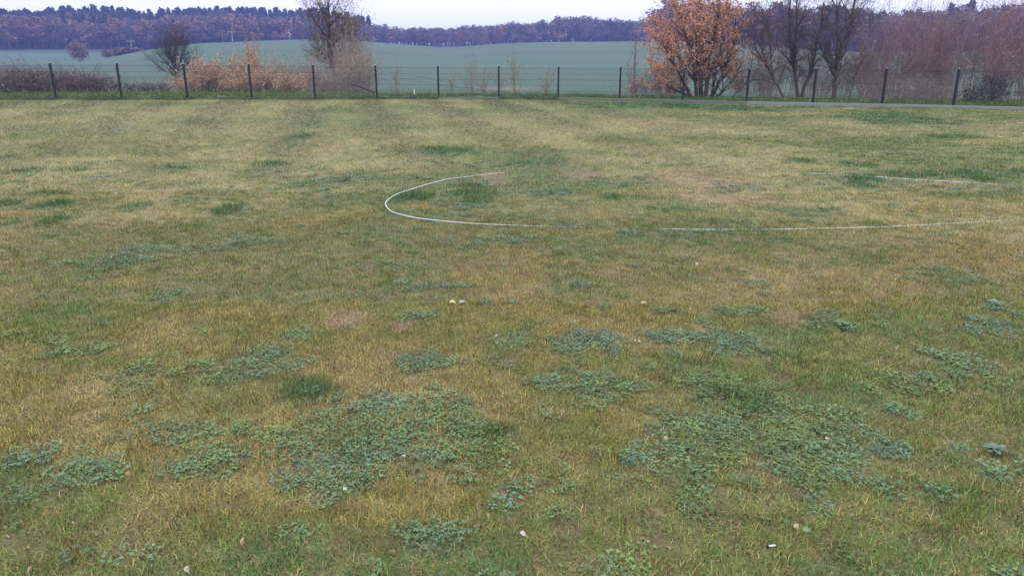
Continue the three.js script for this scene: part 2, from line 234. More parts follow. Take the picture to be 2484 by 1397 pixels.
// ---------------------------------------------------------------- turf: grass blades, lush tufts, clover
function tuftGeo(seed, n, spread, hMin, hMax, w, droop) {
  const R = rng(seed), b = new Buf();
  for (let k = 0; k < n; k++) {
    const a = R() * 6.283, r = spread * Math.sqrt(R()), x = Math.cos(a) * r, z = Math.sin(a) * r, h = lerp(hMin, hMax, R() * R()), t = R() * 6.283, lean = (.1 + R() * R() * 1.5) * droop, ww = w * (.7 + .6 * R());
    const q = R(), tint = q < .16 ? [1.55, 1.45, 1.6] : q < .4 ? [.5, .8, .5] : q < .55 ? [1.2, .85, .7] : [.8 + .3 * R(), .8 + .3 * R(), .8 + .2 * R()];
    const dx = Math.cos(t), dz = Math.sin(t), sx = -dz * ww / 2, sz = dx * ww / 2, t1 = (R() < .6 ? .1 + .6 * R() : .7 + .75 * R()) * droop, t2 = t1 + (.2 + .7 * R()) * droop;
    const x1 = h * .5 * Math.sin(t1), y1 = h * .5 * Math.cos(t1), x2 = x1 + h * .5 * Math.sin(t2), y2 = y1 + h * .5 * Math.cos(t2);
    const P = (l, y, s) => b.vert(x + dx * l + sx * s, Math.max(y, .003), z + dz * l + sz * s, ...tint);
    const A = P(0, 0, -1), B = P(0, 0, 1), C1 = P(x1, y1, -.85), D = P(x1, y1, .85), E = P(x2, y2, 0); b.tri(A, B, C1); b.tri(B, D, C1); b.tri(C1, D, E);
  }
  return b.geo();
}
function cloverGeo(seed, n, spread, size) {
  const R = rng(seed), b = new Buf();
  for (let k = 0; k < n; k++) {
    const a = R() * 6.283, r = spread * Math.sqrt(R()), x = Math.cos(a) * r, z = Math.sin(a) * r, y = .006 + R() * .024, s = size * (.45 + .85 * R()), t0 = R() * 6.283, tx = (R() - .5) * .8, tz = (R() - .5) * .8;
    const v = .8 + .4 * R(), col = R() < .12 ? [1.25 * v, 1.1 * v, .8 * v] : [v, v, v];
    for (let m = 0; m < 3; m++) {
      const t = t0 + m * 2.094, dx = Math.cos(t), dz = Math.sin(t), Q = (u, w) => { const X = dx * u - dz * w, Z = dz * u + dx * w; return b.vert(x + X, y + X * tx + Z * tz - Math.abs(w) * -.35 + u * .05, z + Z, ...col); };
      const A = Q(0, 0), B = Q(s * .45, s * .42), C1 = Q(s * .95, s * .3), D = Q(s * .9, 0), E = Q(s * .95, -s * .3), F = Q(s * .45, -s * .42);
      b.tri(A, D, B); b.tri(B, D, C1); b.tri(A, F, D); b.tri(F, E, D);
    }
    const S0 = b.vert(x - .001, 0, z, .9, 1, .8), S1 = b.vert(x + .0015, 0, z, .9, 1, .8), S2 = b.vert(x, y, z, .9, 1, .8); b.tri(S0, S1, S2);
  }
  return b.geo();
}
const bladeMat = new THREE.MeshPhysicalMaterial({ vertexColors: true, roughness: .8, specularIntensity: .3, side: THREE.DoubleSide });
const cloverMat = new THREE.MeshPhysicalMaterial({ vertexColors: true, roughness: .5, specularIntensity: .7, side: THREE.DoubleSide });
function scatter(name, geo, mat, items, label) { // items: [x, z, ry, s, sy, color, y?]
  const m = new THREE.InstancedMesh(geo, mat, items.length), d = new THREE.Object3D(), c = new THREE.Color();
  items.forEach((q, k) => { d.position.set(q[0], q[6] ?? lawnY(q[0], q[1]) - .004, q[1]); d.rotation.set(q[7] ?? 0, 0, 0); d.rotateY(q[2]); d.scale.set(q[3], q[4], q[3]); d.updateMatrix(); m.setMatrixAt(k, d.matrix); m.setColorAt(k, c.setRGB(...q[5])); });
  m.name = named(name); m.castShadow = m.receiveShadow = true; m.userData.kind = 'stuff'; m.userData.label = label; scene.add(m); return m;
}
const inView = (x, z) => Math.abs(x) < .78 * -z + 2.2;
{
  const zones = [[-.6, -5, .046, 30, .05, .0026, 11], [-5, -10, .075, 30, .07, .0038, 12], [-10, -17, .12, 34, .11, .006, 13], [-17, -31.5, .19, 40, .17, .0095, 14]];
  const clover = [[], []];
  zones.forEach(([za, zb, step, n, spread, w, seed], zi) => {
    const R = rng(seed * 77), short = [], lush = [];
    for (let z = za; z > zb; z -= step) for (let x = -(.78 * -z + 2.2); x < .78 * -z + 2.2; x += step) {
      const X = x + (R() - .5) * step, Z = z + (R() - .5) * step; if (Z < kerbZ(X) + .12) continue;
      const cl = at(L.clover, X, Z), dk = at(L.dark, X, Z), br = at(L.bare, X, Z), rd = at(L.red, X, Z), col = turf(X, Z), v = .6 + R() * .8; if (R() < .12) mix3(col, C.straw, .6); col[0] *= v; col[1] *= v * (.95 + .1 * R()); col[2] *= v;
      const cdens = Math.max(cl, .5 * smooth(.63, .76, fbm(X * 1.5 + 60, Z * 1.5, 3))) * 1.25 + (fbm(X * 6 + 60, Z * 6, 3) - .5) * 2.0;
      if (R() < br * .8) continue;
      if (R() < cl * .16) { /* clover takes the place */ } else
      (dk > .45 + .3 * R() ? lush : short).push([X, Z, R() * 6.283, 1, (dk > .45 ? 1.15 : .55 + .9 * fbm(X * 5, Z * 5, 2)) * (rd > .4 ? .6 : 1) * (.8 + .4 * R()), col, undefined, zi > 1 ? laneTilt(X, Z) : 0]);
      const nC = zi < 2 ? 1 : .8;
      if (zi < 3 && R() < Math.min(.8, clamp((cdens - .36) * 1.3)) * nC) { const u = .55 + R() * .85, bl = clamp(fbm(X * 1.7, Z * 1.7, 2) * 1.6 - .4 + (R() - .5) * .5); clover[zi < 2 ? 0 : 1].push([X, Z, R() * 6.283, .75 + .55 * R(), .7 + R() * .6, [.058 * u * (1 + .5 * (1 - bl)), .14 * u, .068 * u * (.45 + 1.0 * bl)]]); }
    }
    scatter('lawn_grass', tuftGeo(seed, n, spread, .022, .06, w, 1), bladeMat, short, 'short yellow green lawn grass');
    if (lush.length) scatter('lush_grass', tuftGeo(seed + 50, Math.round(n * 1.1), spread, .04, .09, w, .75), bladeMat, lush, 'darker green lush grass patches in the lawn');
  });
  { const R = rng(905), th = []; for (let z = -.6; z > -8; z -= .06) for (let x = -(.78 * -z + 2.2); x < .78 * -z + 2.2; x += .06) { const X = x + (R() - .5) * .06, Z = z + (R() - .5) * .06, v = .5 + R() * .9, t = R(); th.push([X, Z, R() * 6.283, 1, 1, t < .5 ? [.2 * v, .15 * v, .085 * v] : t < .8 ? [.13 * v, .1 * v, .045 * v] : [.28 * v, .23 * v, .16 * v]]); }
    scatter('thatch', tuftGeo(906, 14, .06, .03, .07, .0024, 1.7), bladeMat, th, 'dry dead grass lying between the living blades'); }
  scatter('clover', cloverGeo(21, 30, .058, .0072), cloverMat, clover[0], 'blue green clover patches in the lawn');
  scatter('clover', cloverGeo(22, 30, .09, .012), cloverMat, clover[1], 'clover patches in the farther lawn');
  // rough grass on the strip behind the fence
  const R = rng(400), it = [];
  for (let k = 0; k < 9000; k++) { const px = lerp(-250, 2800, R()), d0 = 26 + R() * 20, p = landAt(px, d0); if (p.z > fenceZ(p.x) - .12) continue; const leftBank = px < 900 ? 1 : .55, back = -p.z + fenceZ(p.x); if (back > lerp(5, 12, leftBank)) continue; const v = .7 + .6 * R(); it.push([p.x, p.z, R() * 6.28, 1.2, (1 + R()) * lerp(1.2, .9, leftBank), [.085 * v, .15 * v, .045 * v], p.y - .01]); }
  scatter('verge_grass', tuftGeo(90, 40, .16, .06, .17, .011, 1), bladeMat, it, 'rough green grass on the strip behind the fence');
}

// ---------------------------------------------------------------- kerb boards and fence
{
  const dark = std(lin(.045, .05, .045), .95), pale = std(lin(.2, .21, .22), .9), grey = std(lin(.13, .135, .13), .95);
  const k = thing('kerb', 'low concrete edging boards along the foot of the wire fence', 'kerb');
  for (let i = 0; i + 1 < posts.length; i++) {
    const a = posts[i], b = posts[i + 1], px = postPx[clamp(i - 3, 0, 14)] || 0, len = Math.hypot(b.x - a.x, b.z - a.z), h = i < 9 ? .055 : i < 11 ? .06 : i < 14 ? .075 : .085;
    const w = .06, s = new THREE.Shape(); s.moveTo(-w / 2, -.2); s.lineTo(w / 2, -.2); s.lineTo(w / 2, h - .01); s.lineTo(w / 2 - .01, h); s.lineTo(-w / 2 + .01, h); s.lineTo(-w / 2, h - .01);
    const g = new THREE.ExtrudeGeometry(s, { depth: len - .008, bevelEnabled: false });
    const m = mesh('kerb_board', g, i === 9 ? grey : i < 11 ? dark : i < 14 ? grey : pale, k);
    m.position.set(a.x, a.y, a.z + .1); m.lookAt(b.x, b.y, b.z + .1); m.position.y = a.y;
  }
  const f = thing('fence', 'dark wire mesh fence on slim steel posts behind the lawn', 'fence');
  const steel = std(lin(.012, .017, .026), .5, { metalness: .3 }), wireM = std(lin(.05, .06, .075), .45, { metalness: .4 }), capM = std(lin(.35, .38, .42), .4, { metalness: .2 });
  const post = new THREE.BoxGeometry(.072, 1.62, .05); post.translate(0, .45, 0);
  const cap = new THREE.SphereGeometry(.028, 10, 6, 0, 6.284, 0, 1.571); cap.scale(1.25, .6, .9); cap.translate(0, 1.261, 0);
  posts.forEach(p => { const m = mesh('post', post, steel, f); m.position.copy(p); const c = mesh('cap', cap, capM, m); });
  const strip = (x0, y0, x1, y1, r, z) => { const g = new THREE.BoxGeometry(Math.abs(x1 - x0) || 2 * r, Math.abs(y1 - y0) || 2 * r, 2 * r); g.translate((x0 + x1) / 2, (y0 + y1) / 2, z); return g; };
  const parts = []; for (let i = 0; i <= 49; i++) parts.push(strip(.025 + i * .05, .06, .025 + i * .05, 1.22, .0028, 0));
  for (let j = 0; j <= 5; j++) for (const z of [-.0065, .0065]) parts.push(strip(0, .1 + j * .215, 2.5, .1 + j * .215, .0035, z));
  const panel = mergeGeometries(parts);
  for (let i = 0; i + 1 < posts.length; i++) {
    const a = posts[i], b = posts[i + 1], m = mesh('wire_mesh', panel, wireM, f), len = Math.hypot(b.x - a.x, b.z - a.z);
    m.position.set(a.x, a.y, a.z); m.rotation.y = -Math.atan2(b.z - a.z, b.x - a.x); m.scale.x = len / 2.5; m.userData.kind = 'stuff';
    m.rotation.order = 'YXZ'; m.rotation.z = Math.atan2(b.y - a.y, len);
  }
}

// ---------------------------------------------------------------- white pipe lying in a ring
{
  const pts = [[2484, 453], [2400, 446], [2300, 440], [2200, 434], [2100, 427], [2000, 422], [1900, 417], [1800, 414], [1700, 411], [1600, 410], [1500, 410], [1400, 412], [1300, 415], [1200, 421], [1150, 427], [1090, 434], [1040, 446], [1000, 458], [965, 470], [945, 481], [935, 492], [938, 502], [950, 513], [975, 521], [1010, 529], [1060, 535], [1130, 541], [1200, 545], [1300, 549], [1400, 552], [1550, 555], [1700, 557], [1850, 557], [1980, 555], [2150, 550], [2300, 543], [2400, 537], [2484, 533], [2570, 522], [2600, 495], [2570, 468]].map(([x, y]) => {
    const p = lawnHit(x, y), lift = .006 + .034 * Math.exp(-Math.pow((x - 985) / 110, 2)) + .02 * (noise(x * .014, y * .05) - .5) - (y < 455 ? .016 * smooth(1080, 1330, x) * smooth(2150, 1800, x) + .008 * smooth(1800, 2150, x) : .005 * smooth(1100, 1250, x)); p.y += lift; const k = lift / EYE; p.x *= 1 - k; p.z *= 1 - k; return p; });
  const g = new THREE.TubeGeometry(new THREE.CatmullRomCurve3(pts, true), 400, .006, 8, true);
  tag(mesh('pipe', g, std(lin(.45, .46, .5), .5)), 'thin white plastic pipe laid in a wide ring on the lawn', 'pipe');
}

// ---------------------------------------------------------------- trees and shrubs near the fence
const jit = (R, s) => V((R() - .5) * s, (R() - .5) * s, (R() - .5) * s);
function sprout(b, p, dir, len, r, level, R, o, leaves) { // a branch with its side twigs
  const n = level > 1 ? 4 : 3, pts = [p.clone()], rad = [r], d = dir.clone().normalize(), q = p.clone();
  for (let k = 1; k <= n; k++) { d.add(jit(R, o.wig ?? .35)); d.y += (o.up ?? .08); if (o.lean) d.x += o.lean; d.normalize(); q.addScaledVector(d, len / n); pts.push(q.clone()); rad.push(Math.max(.0022, r * (1 - .72 * k / n))); }
  b.tube(pts, rad, level > 1 ? 4 : 3, o.bark(R));
  if (level > 0) { const m = o.kids[level] ?? 4; for (let k = 0; k < m; k++) { const t = .25 + .75 * (k + R()) / m, i = Math.min(n - 1, Math.floor(t * n)), a = pts[i].clone().lerp(pts[i + 1], t * n - i); const side = d.clone().multiplyScalar(.75).add(jit(R, 2.0)); sprout(b, a, side, len * (.38 + .3 * R()), Math.max(.003, rad[i] * .55), level - 1, R, o, leaves); } }
  else if (leaves && o.leaf) for (let k = 0; k < o.leaf; k++) if (R() < (o.leafKeep ? o.leafKeep(q, R) : 1)) leaves.leaf(pts[Math.floor(R() * pts.length)].clone().add(jit(R, .1)), o.leafSize * (.6 + .8 * R()), R, o.leafCol(R));
}
const woodMat = vmat(.95), leafMat = vmat(.85);
// a tree whose limbs follow given paths: [[px, py, forward metres, radius], ...] at a given distance
function limbTree(name, label, px0, dist, limbs, o) {
  const R = rng(o.seed), base = landAt(px0, dist), g = thing(name, label, 'tree', base), trunk = new Buf(), twigs = new Buf(), leaves = new Buf();
  for (const L of limbs) {
    const raw = L.map(([px, py, f, r]) => [rangeOf(px, py, dist + f).sub(base), r * (o.thin ?? 1)]);
    const curve = new THREE.CatmullRomCurve3(raw.map(q => q[0])), n = raw.length * 3, pts = curve.getPoints(n), rad = pts.map((_, i) => { const t = i / n * (raw.length - 1), a = Math.min(raw.length - 2, Math.floor(t)); return lerp(raw[a][1], raw[a + 1][1], t - a); });
    if (pts[0].y < .35) { pts.unshift(V(pts[0].x, Math.min(-.15, pts[0].y - .2), pts[0].z)); rad.unshift(rad[0] * 1.25); }
    for (let i = 1; i < pts.length - 1; i++) pts[i].add(jit(R, .05));
    trunk.tube(pts, rad, 7, o.bark(R));
    const m = Math.round(curve.getLength() * o.perMetre);
    for (let i = 0; i < m; i++) { const t = lerp(o.from ?? .25, 1, (i + R()) / m), a = Math.min(pts.length - 2, Math.floor(t * (pts.length - 1))), p = pts[a].clone().lerp(pts[a + 1], t * (pts.length - 1) - a), ax = pts[a + 1].clone().sub(pts[a]).normalize(); const side = jit(R, 2); side.y = side.y * .8 + (o.sideUp ?? .3); side.addScaledVector(ax, .6); sprout(twigs, p, side, (o.len ?? .9) * (.5 + .8 * R()) * (o.taper ? lerp(1, o.taper, t) : 1), Math.max(.005, rad[a] * .45), o.level ?? 2, R, o, leaves); }
  }
  mesh('trunk', trunk.geo(), woodMat, g); mesh('crown', twigs.geo(), woodMat, g);
  if (leaves.i.length) mesh('foliage', leaves.geo(), leafMat, g);
  return g;
}
const barkA = R => { const v = .7 + .6 * R(); return [.05 * v, .04 * v, .038 * v]; }, barkRed = R => { const v = .6 + .8 * R(); return [.2 * v, .13 * v, .145 * v]; }, barkTan = R => { const v = .6 + .8 * R(); return [.2 * v, .145 * v, .09 * v]; }, barkGrey = R => { const v = .7 + .6 * R(); return [.24 * v, .195 * v, .165 * v]; };
const pick = (R, a) => a[Math.floor(R() * a.length)];

// tall slender tree rising above the thicket
limbTree('willow_tree', 'tall slender half bare tree rising from the thicket behind the fence', 808, 52, [
  [[812, 232, 0, .17], [814, 190, 0, .16], [806, 155, .1, .14], [799, 110, 0, .12], [797, 60, .1, .09], [797, 20, 0, .06], [795, -25, 0, .03]],
  [[800, 118, 0, .09], [815, 100, .4, .07], [830, 80, .7, .05], [842, 45, .8, .03]],
  [[797, 70, 0, .07], [785, 40, -.3, .05], [772, 10, -.4, .03], [765, -20, -.4, .02]],
  [[798, 95, 0, .07], [780, 75, -.4, .05], [762, 50, -.5, .035], [752, 20, -.5, .02]],
  [[808, 160, 0, .09], [790, 140, .3, .06], [775, 122, .5, .04], [764, 100, .6, .02]],
  [[797, 40, 0, .05], [812, 20, .3, .035], [825, -5, .3, .02]], [[803, 140, 0, .06], [826, 122, -.4, .045], [846, 96, -.6, .03], [852, 66, -.7, .015]], [[810, 168, 0, .06], [830, 150, .5, .04], [850, 120, .8, .025], [858, 92, .9, .012]], [[798, 60, 0, .05], [818, 42, -.3, .03], [838, 20, -.4, .02], [846, -5, -.4, .012]], [[806, 155, 0, .05], [784, 150, -.4, .03], [768, 140, -.6, .02]]],
  { seed: 31, thin: .62, refDepth: 52, bark: barkA, perMetre: 9, kids: [0, 4, 5], len: 1.15, level: 2, up: .1, leaf: 3, leafSize: .07, leafKeep: (p) => p.y < 5.0 ? .95 : .12, leafCol: R => pick(R, [[.2, .125, .08], [.17, .11, .085], [.24, .165, .1], [.15, .115, .1]]) });

// round tree still full of orange leaves
limbTree('hornbeam_tree', 'broad round tree covered with orange brown leaves', 1705, 34, [
  [[1690, 245, 0, .09], [1688, 190, 0, .08], [1680, 130, -.2, .06], [1660, 70, -.4, .04], [1650, 20, -.4, .02]],
  [[1700, 245, .2, .1], [1700, 180, .2, .09], [1698, 110, .3, .07], [1705, 50, .3, .04], [1700, -10, .3, .02]],
  [[1712, 246, -.2, .09], [1716, 190, -.2, .08], [1722, 130, -.4, .06], [1740, 60, -.5, .04], [1748, 0, -.5, .02]],
  [[1722, 246, .1, .09], [1745, 200, .2, .07], [1765, 150, .4, .05], [1782, 100, .5, .03], [1785, 50, .5, .02]],
  [[1680, 245, 0, .08], [1665, 210, -.3, .06], [1645, 170, -.6, .05], [1620, 130, -.8, .03], [1605, 95, -.9, .02]],
  [[1676, 244, .3, .07], [1655, 215, .6, .05], [1625, 190, .9, .04], [1595, 165, 1.1, .02]],
  [[1705, 244, -.6, .07], [1700, 190, -1, .06], [1690, 130, -1.4, .04], [1690, 80, -1.6, .02]],
  [[1728, 246, .6, .07], [1735, 180, 1.1, .06], [1750, 120, 1.4, .04], [1755, 70, 1.5, .02]],
  [[1725, 246, 0, .06], [1755, 220, .1, .05], [1785, 185, .2, .03], [1800, 155, .2, .02]], [[1682, 245, -.3, .06], [1655, 225, -.6, .045], [1620, 208, -.8, .03], [1590, 195, -.9, .015]], [[1688, 200, .2, .05], [1655, 150, .5, .04], [1620, 105, .7, .025], [1600, 75, .7, .012]]],
  { seed: 47, refDepth: 34, bark: barkA, perMetre: 9, from: .22, kids: [0, 4, 4], len: .85, level: 2, up: .06, leaf: 11, leafSize: .054, leafKeep: p => p.y > 4.1 ? .35 : p.x > 1.4 ? .5 : p.y < 2.6 && Math.abs(p.x) < 1 ? .35 : .95, leafCol: R => { const v = .85 + .5 * R(); return pick(R, [[.52, .26, .16], [.44, .22, .15], [.58, .31, .19], [.36, .2, .145], [.48, .28, .19], [.3, .16, .13]]).map(c => c * v); } });

// leafless trees to the side of it
const bare = { bark: R => { const v = .7 + .6 * R(); return [.075 * v, .056 * v, .055 * v]; }, perMetre: 9, thin: .72, from: .25, kids: [0, 5, 5], len: 1.05, level: 2, up: .12, leaf: 0 };
limbTree('bare_tree', 'leafless tree with three dark stems rising from one foot', 1937, 35, [
  [[1937, 244, 0, .1], [1933, 209, 0, .1], [1927, 165, 0, .085], [1918, 110, .1, .06], [1916, 55, .1, .045], [1918, -10, .1, .03]],
  [[1928, 158, 0, .06], [1931, 110, -.1, .055], [1932, 55, -.2, .04], [1935, -10, -.2, .03]],
  [[1941, 244, .1, .11], [1954, 209, .1, .1], [1968, 168, .2, .085], [1979, 129, .3, .06], [1984, 91, .4, .05], [1993, 55, .4, .035], [1999, 5, .4, .02]],
  [[1925, 160, 0, .03], [1905, 135, -.4, .02], [1890, 95, -.6, .012]], [[1978, 130, .3, .03], [1999, 96, .5, .02], [2010, 70, .6, .012]]],
  { ...bare, seed: 61, refDepth: 35 });
limbTree('bare_tree', 'leafless tree with a thick trunk that forks into three long limbs', 2024, 34.5, [
  [[2023, 245, 0, .13], [2026, 193, 0, .12], [2030, 165, 0, .12], [2035, 148, 0, .1]],
  [[2034, 152, 0, .09], [2040, 132, .1, .085], [2048, 96, .1, .07], [2062, 60, .2, .06], [2070, 22, .2, .05], [2083, -15, .2, .035]],
  [[2034, 150, 0, .07], [2033, 120, -.2, .06], [2031, 83, -.2, .05], [2034, 27, -.3, .04], [2041, -15, -.3, .03]],
  [[2028, 172, 0, .06], [2020, 160, .1, .055], [2009, 143, .2, .05], [1993, 118, .3, .035], [1986, 95, .3, .02]],
  [[2062, 62, .2, .035], [2082, 30, .3, .025], [2105, 5, .4, .015]], [[2048, 98, .1, .03], [2070, 75, -.3, .02], [2095, 55, -.4, .012]]],
  { ...bare, seed: 62, refDepth: 34.5 });
limbTree('bare_tree', 'leafless tree leaning over towards the orange leaved tree', 1905, 34.5, [
  [[1906, 246, 0, .08], [1894, 218, 0, .075], [1877, 190, .1, .065], [1855, 154, .2, .05], [1839, 127, .2, .04], [1829, 102, .3, .025], [1822, 70, .3, .015]],
  [[1872, 182, .1, .04], [1852, 130, -.2, .035], [1836, 91, -.3, .025], [1825, 60, -.4, .015]], [[1880, 195, 0, .04], [1872, 150, .3, .03], [1870, 100, .4, .02], [1862, 50, .4, .012]]],
  { ...bare, seed: 63, refDepth: 34.5, leaf: 1, leafSize: .06, leafKeep: () => .25, leafCol: R => [.26, .13, .07] });
limbTree('bare_tree', 'small leafless tree with one thin stem curving low behind the fence', 1772, 33, [
  [[1770, 247, 0, .06], [1784, 228, 0, .055], [1800, 211, .1, .05], [1818, 198, .1, .045], [1836, 191, .1, .035], [1868, 198, .2, .025], [1885, 212, .2, .015]], [[1812, 202, .1, .03], [1822, 170, .2, .02], [1826, 130, .3, .012]]],
  { ...bare, seed: 64, refDepth: 33, perMetre: 5, len: .6 });
limbTree('bare_tree', 'thin leafless young tree beside the forked tree', 2062, 34, [
  [[2059, 245, 0, .04], [2066, 215, 0, .04], [2075, 187, .1, .032], [2084, 160, .1, .025], [2094, 132, .2, .015]], [[2068, 208, 0, .025], [2055, 190, .2, .02], [2042, 178, .3, .012]], [[2075, 187, 0, .02], [2100, 165, .2, .015], [2115, 150, .2, .01]]],
  { ...bare, seed: 65, refDepth: 34, perMetre: 8, len: .6 });
limbTree('bare_tree', 'round leafless tree standing alone at the edge of the crop field', 420, 70, [
  [[428, 205, 0, .14], [425, 180, 0, .12], [418, 150, 0, .09], [410, 120, .2, .05], [408, 92, .3, .02]], [[427, 180, 0, .1], [436, 150, -.3, .07], [446, 125, -.5, .04], [452, 105, -.6, .02]],
  [[424, 176, 0, .08], [405, 155, .4, .06], [388, 138, .7, .035], [376, 128, .9, .02]], [[428, 176, 0, .08], [448, 160, .4, .05], [464, 148, .7, .03], [474, 138, .8, .02]], [[426, 170, 0, .07], [424, 130, -.8, .05], [425, 95, -1.1, .02]], [[426, 172, 0, .06], [424, 130, .9, .04], [432, 95, 1.1, .02]], [[426, 185, 0, .06], [400, 172, -.4, .04], [380, 160, -.6, .025], [370, 148, -.7, .012]], [[428, 186, 0, .06], [450, 176, -.4, .04], [470, 165, -.6, .025], [482, 156, -.7, .012]], [[424, 160, 0, .05], [398, 125, 0, .035], [388, 100, .1, .015]], [[430, 160, 0, .05], [446, 110, .2, .03], [442, 84, .3, .012]]],
  { seed: 66, refDepth: 70, bark: R => barkA(R).map(c => c * 1.1), perMetre: 9, thin: .85, from: .15, kids: [0, 5, 5], len: 1.1, level: 2, up: .1, leaf: 0 });
limbTree('young_tree', 'very slim upright young tree beside the orange leaved tree', 1540, 35, [
  [[1538, 245, 0, .035], [1540, 190, 0, .03], [1541, 140, 0, .022], [1543, 90, 0, .012]], [[1538, 245, .2, .02], [1528, 200, .2, .015], [1522, 150, .2, .008]]],
  { seed: 67, refDepth: 35, bark: barkRed, perMetre: 12, from: .15, kids: [0, 3], len: .5, level: 1, up: .3, leaf: 1, leafSize: .05, leafKeep: () => .2, leafCol: R => [.25, .12, .08] });

// shrubs: built once per kind at 1 m height, then placed
function shrub(name, label, group, o) {
  const R = rng(o.seed), g = thing(name, label, 'shrub', V(0, 0, 0), group), st = new Buf(), lv = new Buf();
  for (let k = 0; k < o.stems; k++) { const a = R() * 6.283, r = Math.sqrt(R()) * o.foot, t = R() * o.spread; sprout(st, V(Math.cos(a) * r, -.06, Math.sin(a) * r), V(Math.cos(a) * t, 1, Math.sin(a) * t), o.h * (.55 + .45 * R()), o.r, o.level, R, o, lv); }
  mesh('stems', st.geo(), woodMat, g); if (lv.i.length) mesh('foliage', lv.geo(), leafMat, g); return g;
}
const leafy = (...cs) => R => { const v = .7 + .6 * R(); return pick(R, cs).map(c => c * v); };
const kinds = {
  maroon: shrub('hedge_shrub', 'dark maroon leafless shrub in the hedge beyond the fence', 'dark hedge shrubs', { seed: 71, stems: 34, foot: .55, spread: .75, h: 1.15, r: .013, level: 2, kids: [0, 4, 4], bark: R => { const v = .6 + .8 * R(); return [.085 * v, .05 * v, .055 * v]; }, leaf: 3, leafSize: .05, leafKeep: () => .6, leafCol: leafy([.15, .095, .1], [.12, .085, .1], [.17, .11, .1]) }),
  tan: shrub('tan_shrub', 'tan shrub with dry straw coloured foliage beyond the fence', 'tan shrubs', { seed: 72, stems: 34, foot: .4, spread: .9, h: 1.05, r: .011, level: 2, kids: [0, 4, 4], bark: barkTan, leaf: 7, leafSize: .05, leafCol: leafy([.46, .28, .18], [.36, .23, .16], [.52, .35, .23], [.28, .18, .14]) }),
  grey: shrub('thicket_shrub', 'grey brown twiggy shrub in the thicket under the tall slender tree', 'thicket shrubs under the tall tree', { seed: 73, stems: 36, foot: .45, spread: .7, h: 1.15, r: .011, level: 2, kids: [0, 4, 4], up: .05, bark: barkGrey, leaf: 2, leafSize: .045, leafKeep: () => .7, leafCol: leafy([.3, .215, .16], [.25, .185, .145], [.22, .155, .13]) }),
  red: shrub('bramble_shrub', 'tall reddish brown twiggy shrub beside the leafless trees', 'reddish shrubs beside the leafless trees', { seed: 74, stems: 27, foot: .42, spread: .7, h: 1.1, r: .006, wig: .6, level: 2, kids: [0, 5, 5], up: .12, lean: .06, bark: barkRed, leaf: 3, leafSize: .02, leafKeep: () => .5, leafCol: leafy([.22, .13, .13], [.26, .16, .15], [.42, .34, .31], [.2, .125, .135], [.18, .12, .125]) }),
  thin: shrub('sapling', 'thin yellowish sapling growing just behind the fence', 'thin saplings behind the fence', { seed: 75, stems: 5, foot: .06, spread: .35, h: 1, r: .011, level: 2, kids: [0, 4, 5], up: .15, bark: barkTan, leaf: 2, leafSize: .04, leafKeep: () => .5, leafCol: leafy([.28, .19, .1], [.25, .13, .09]) }),
  ever: shrub('evergreen_shrub', 'dark blackish green bush behind the fence among reddish shrubs', '', { seed: 76, stems: 20, foot: .5, spread: .7, h: 1.1, r: .01, wig: .5, level: 2, kids: [0, 4, 4], up: .1, lean: .12, bark: R => [.03, .03, .034], leaf: 6, leafSize: .055, leafCol: leafy([.014, .02, .022], [.02, .03, .03], [.01, .016, .02]) }),
};
const proto = new Set(Object.values(kinds)), first = new Map();
function put(kind, px, d, h, w, label, ry) { const p = landAt(px, d), s = V(w, h, w), k = kinds[kind]; const rot = ry ?? (px * .37) % 6.28; if (!first.has(kind)) { first.set(kind, 1); k.position.copy(p); k.rotation.y = rot; k.scale.copy(s); if (label) k.userData.label = label; return k; } const c = copy(k, label, p, rot, s); if (label && c.userData.group) c.userData.group += ', ' + label.split(' ')[0]; return c; }
// hedge to the side of the lone round tree
for (const [px, d, h, w] of [[-120, 41, 1.4, 1.6], [-40, 41, 1.45, 1.5], [30, 40, 1.35, 1.5], [95, 40.5, 1.45, 1.4], [150, 41.5, 1.3, 1.4], [205, 41, 1.2, 1.3], [250, 42, 1.0, 1.2], [320, 43, .7, 1.2], [375, 43, .72, 1.2], [60, 44, 1.5, 1.6], [180, 45, 1.3, 1.6]]) put('maroon', px, d + 1.5, h * .66, w);
for (const [px, d, h, w, lab] of [[510, 46, 1.75, 1.35], [556, 45, 1.45, 1.15], [606, 46, 2.05, 1.1], [640, 44, 1.35, 1.2], [612, 50, 2.9, .5, 'narrow orange tan shrub standing taller than its tan neighbours'], [698, 41, 1.05, 1.05], [585, 43, 1.0, 1.2], [450, 44, .8, 1.0], [480, 45, 1.5, 1.2]]) put('tan', px, d, h * .98, w * 1.05, lab);
for (const [px, d, h, w] of [[735, 46, 1.6, 1.3], [775, 44, 1.5, 1.3], [690, 48, 1.7, 1.4], [820, 43, 1.55, 1.2], [855, 46, 2.4, 1.3], [885, 44, 1.9, 1.2], [870, 49, 2.6, 1.3], [835, 50, 3.4, 1.5], [660, 45, 1.2, 1.2], [790, 42, 1.0, 1.1]]) put('grey', px, d, h, w);
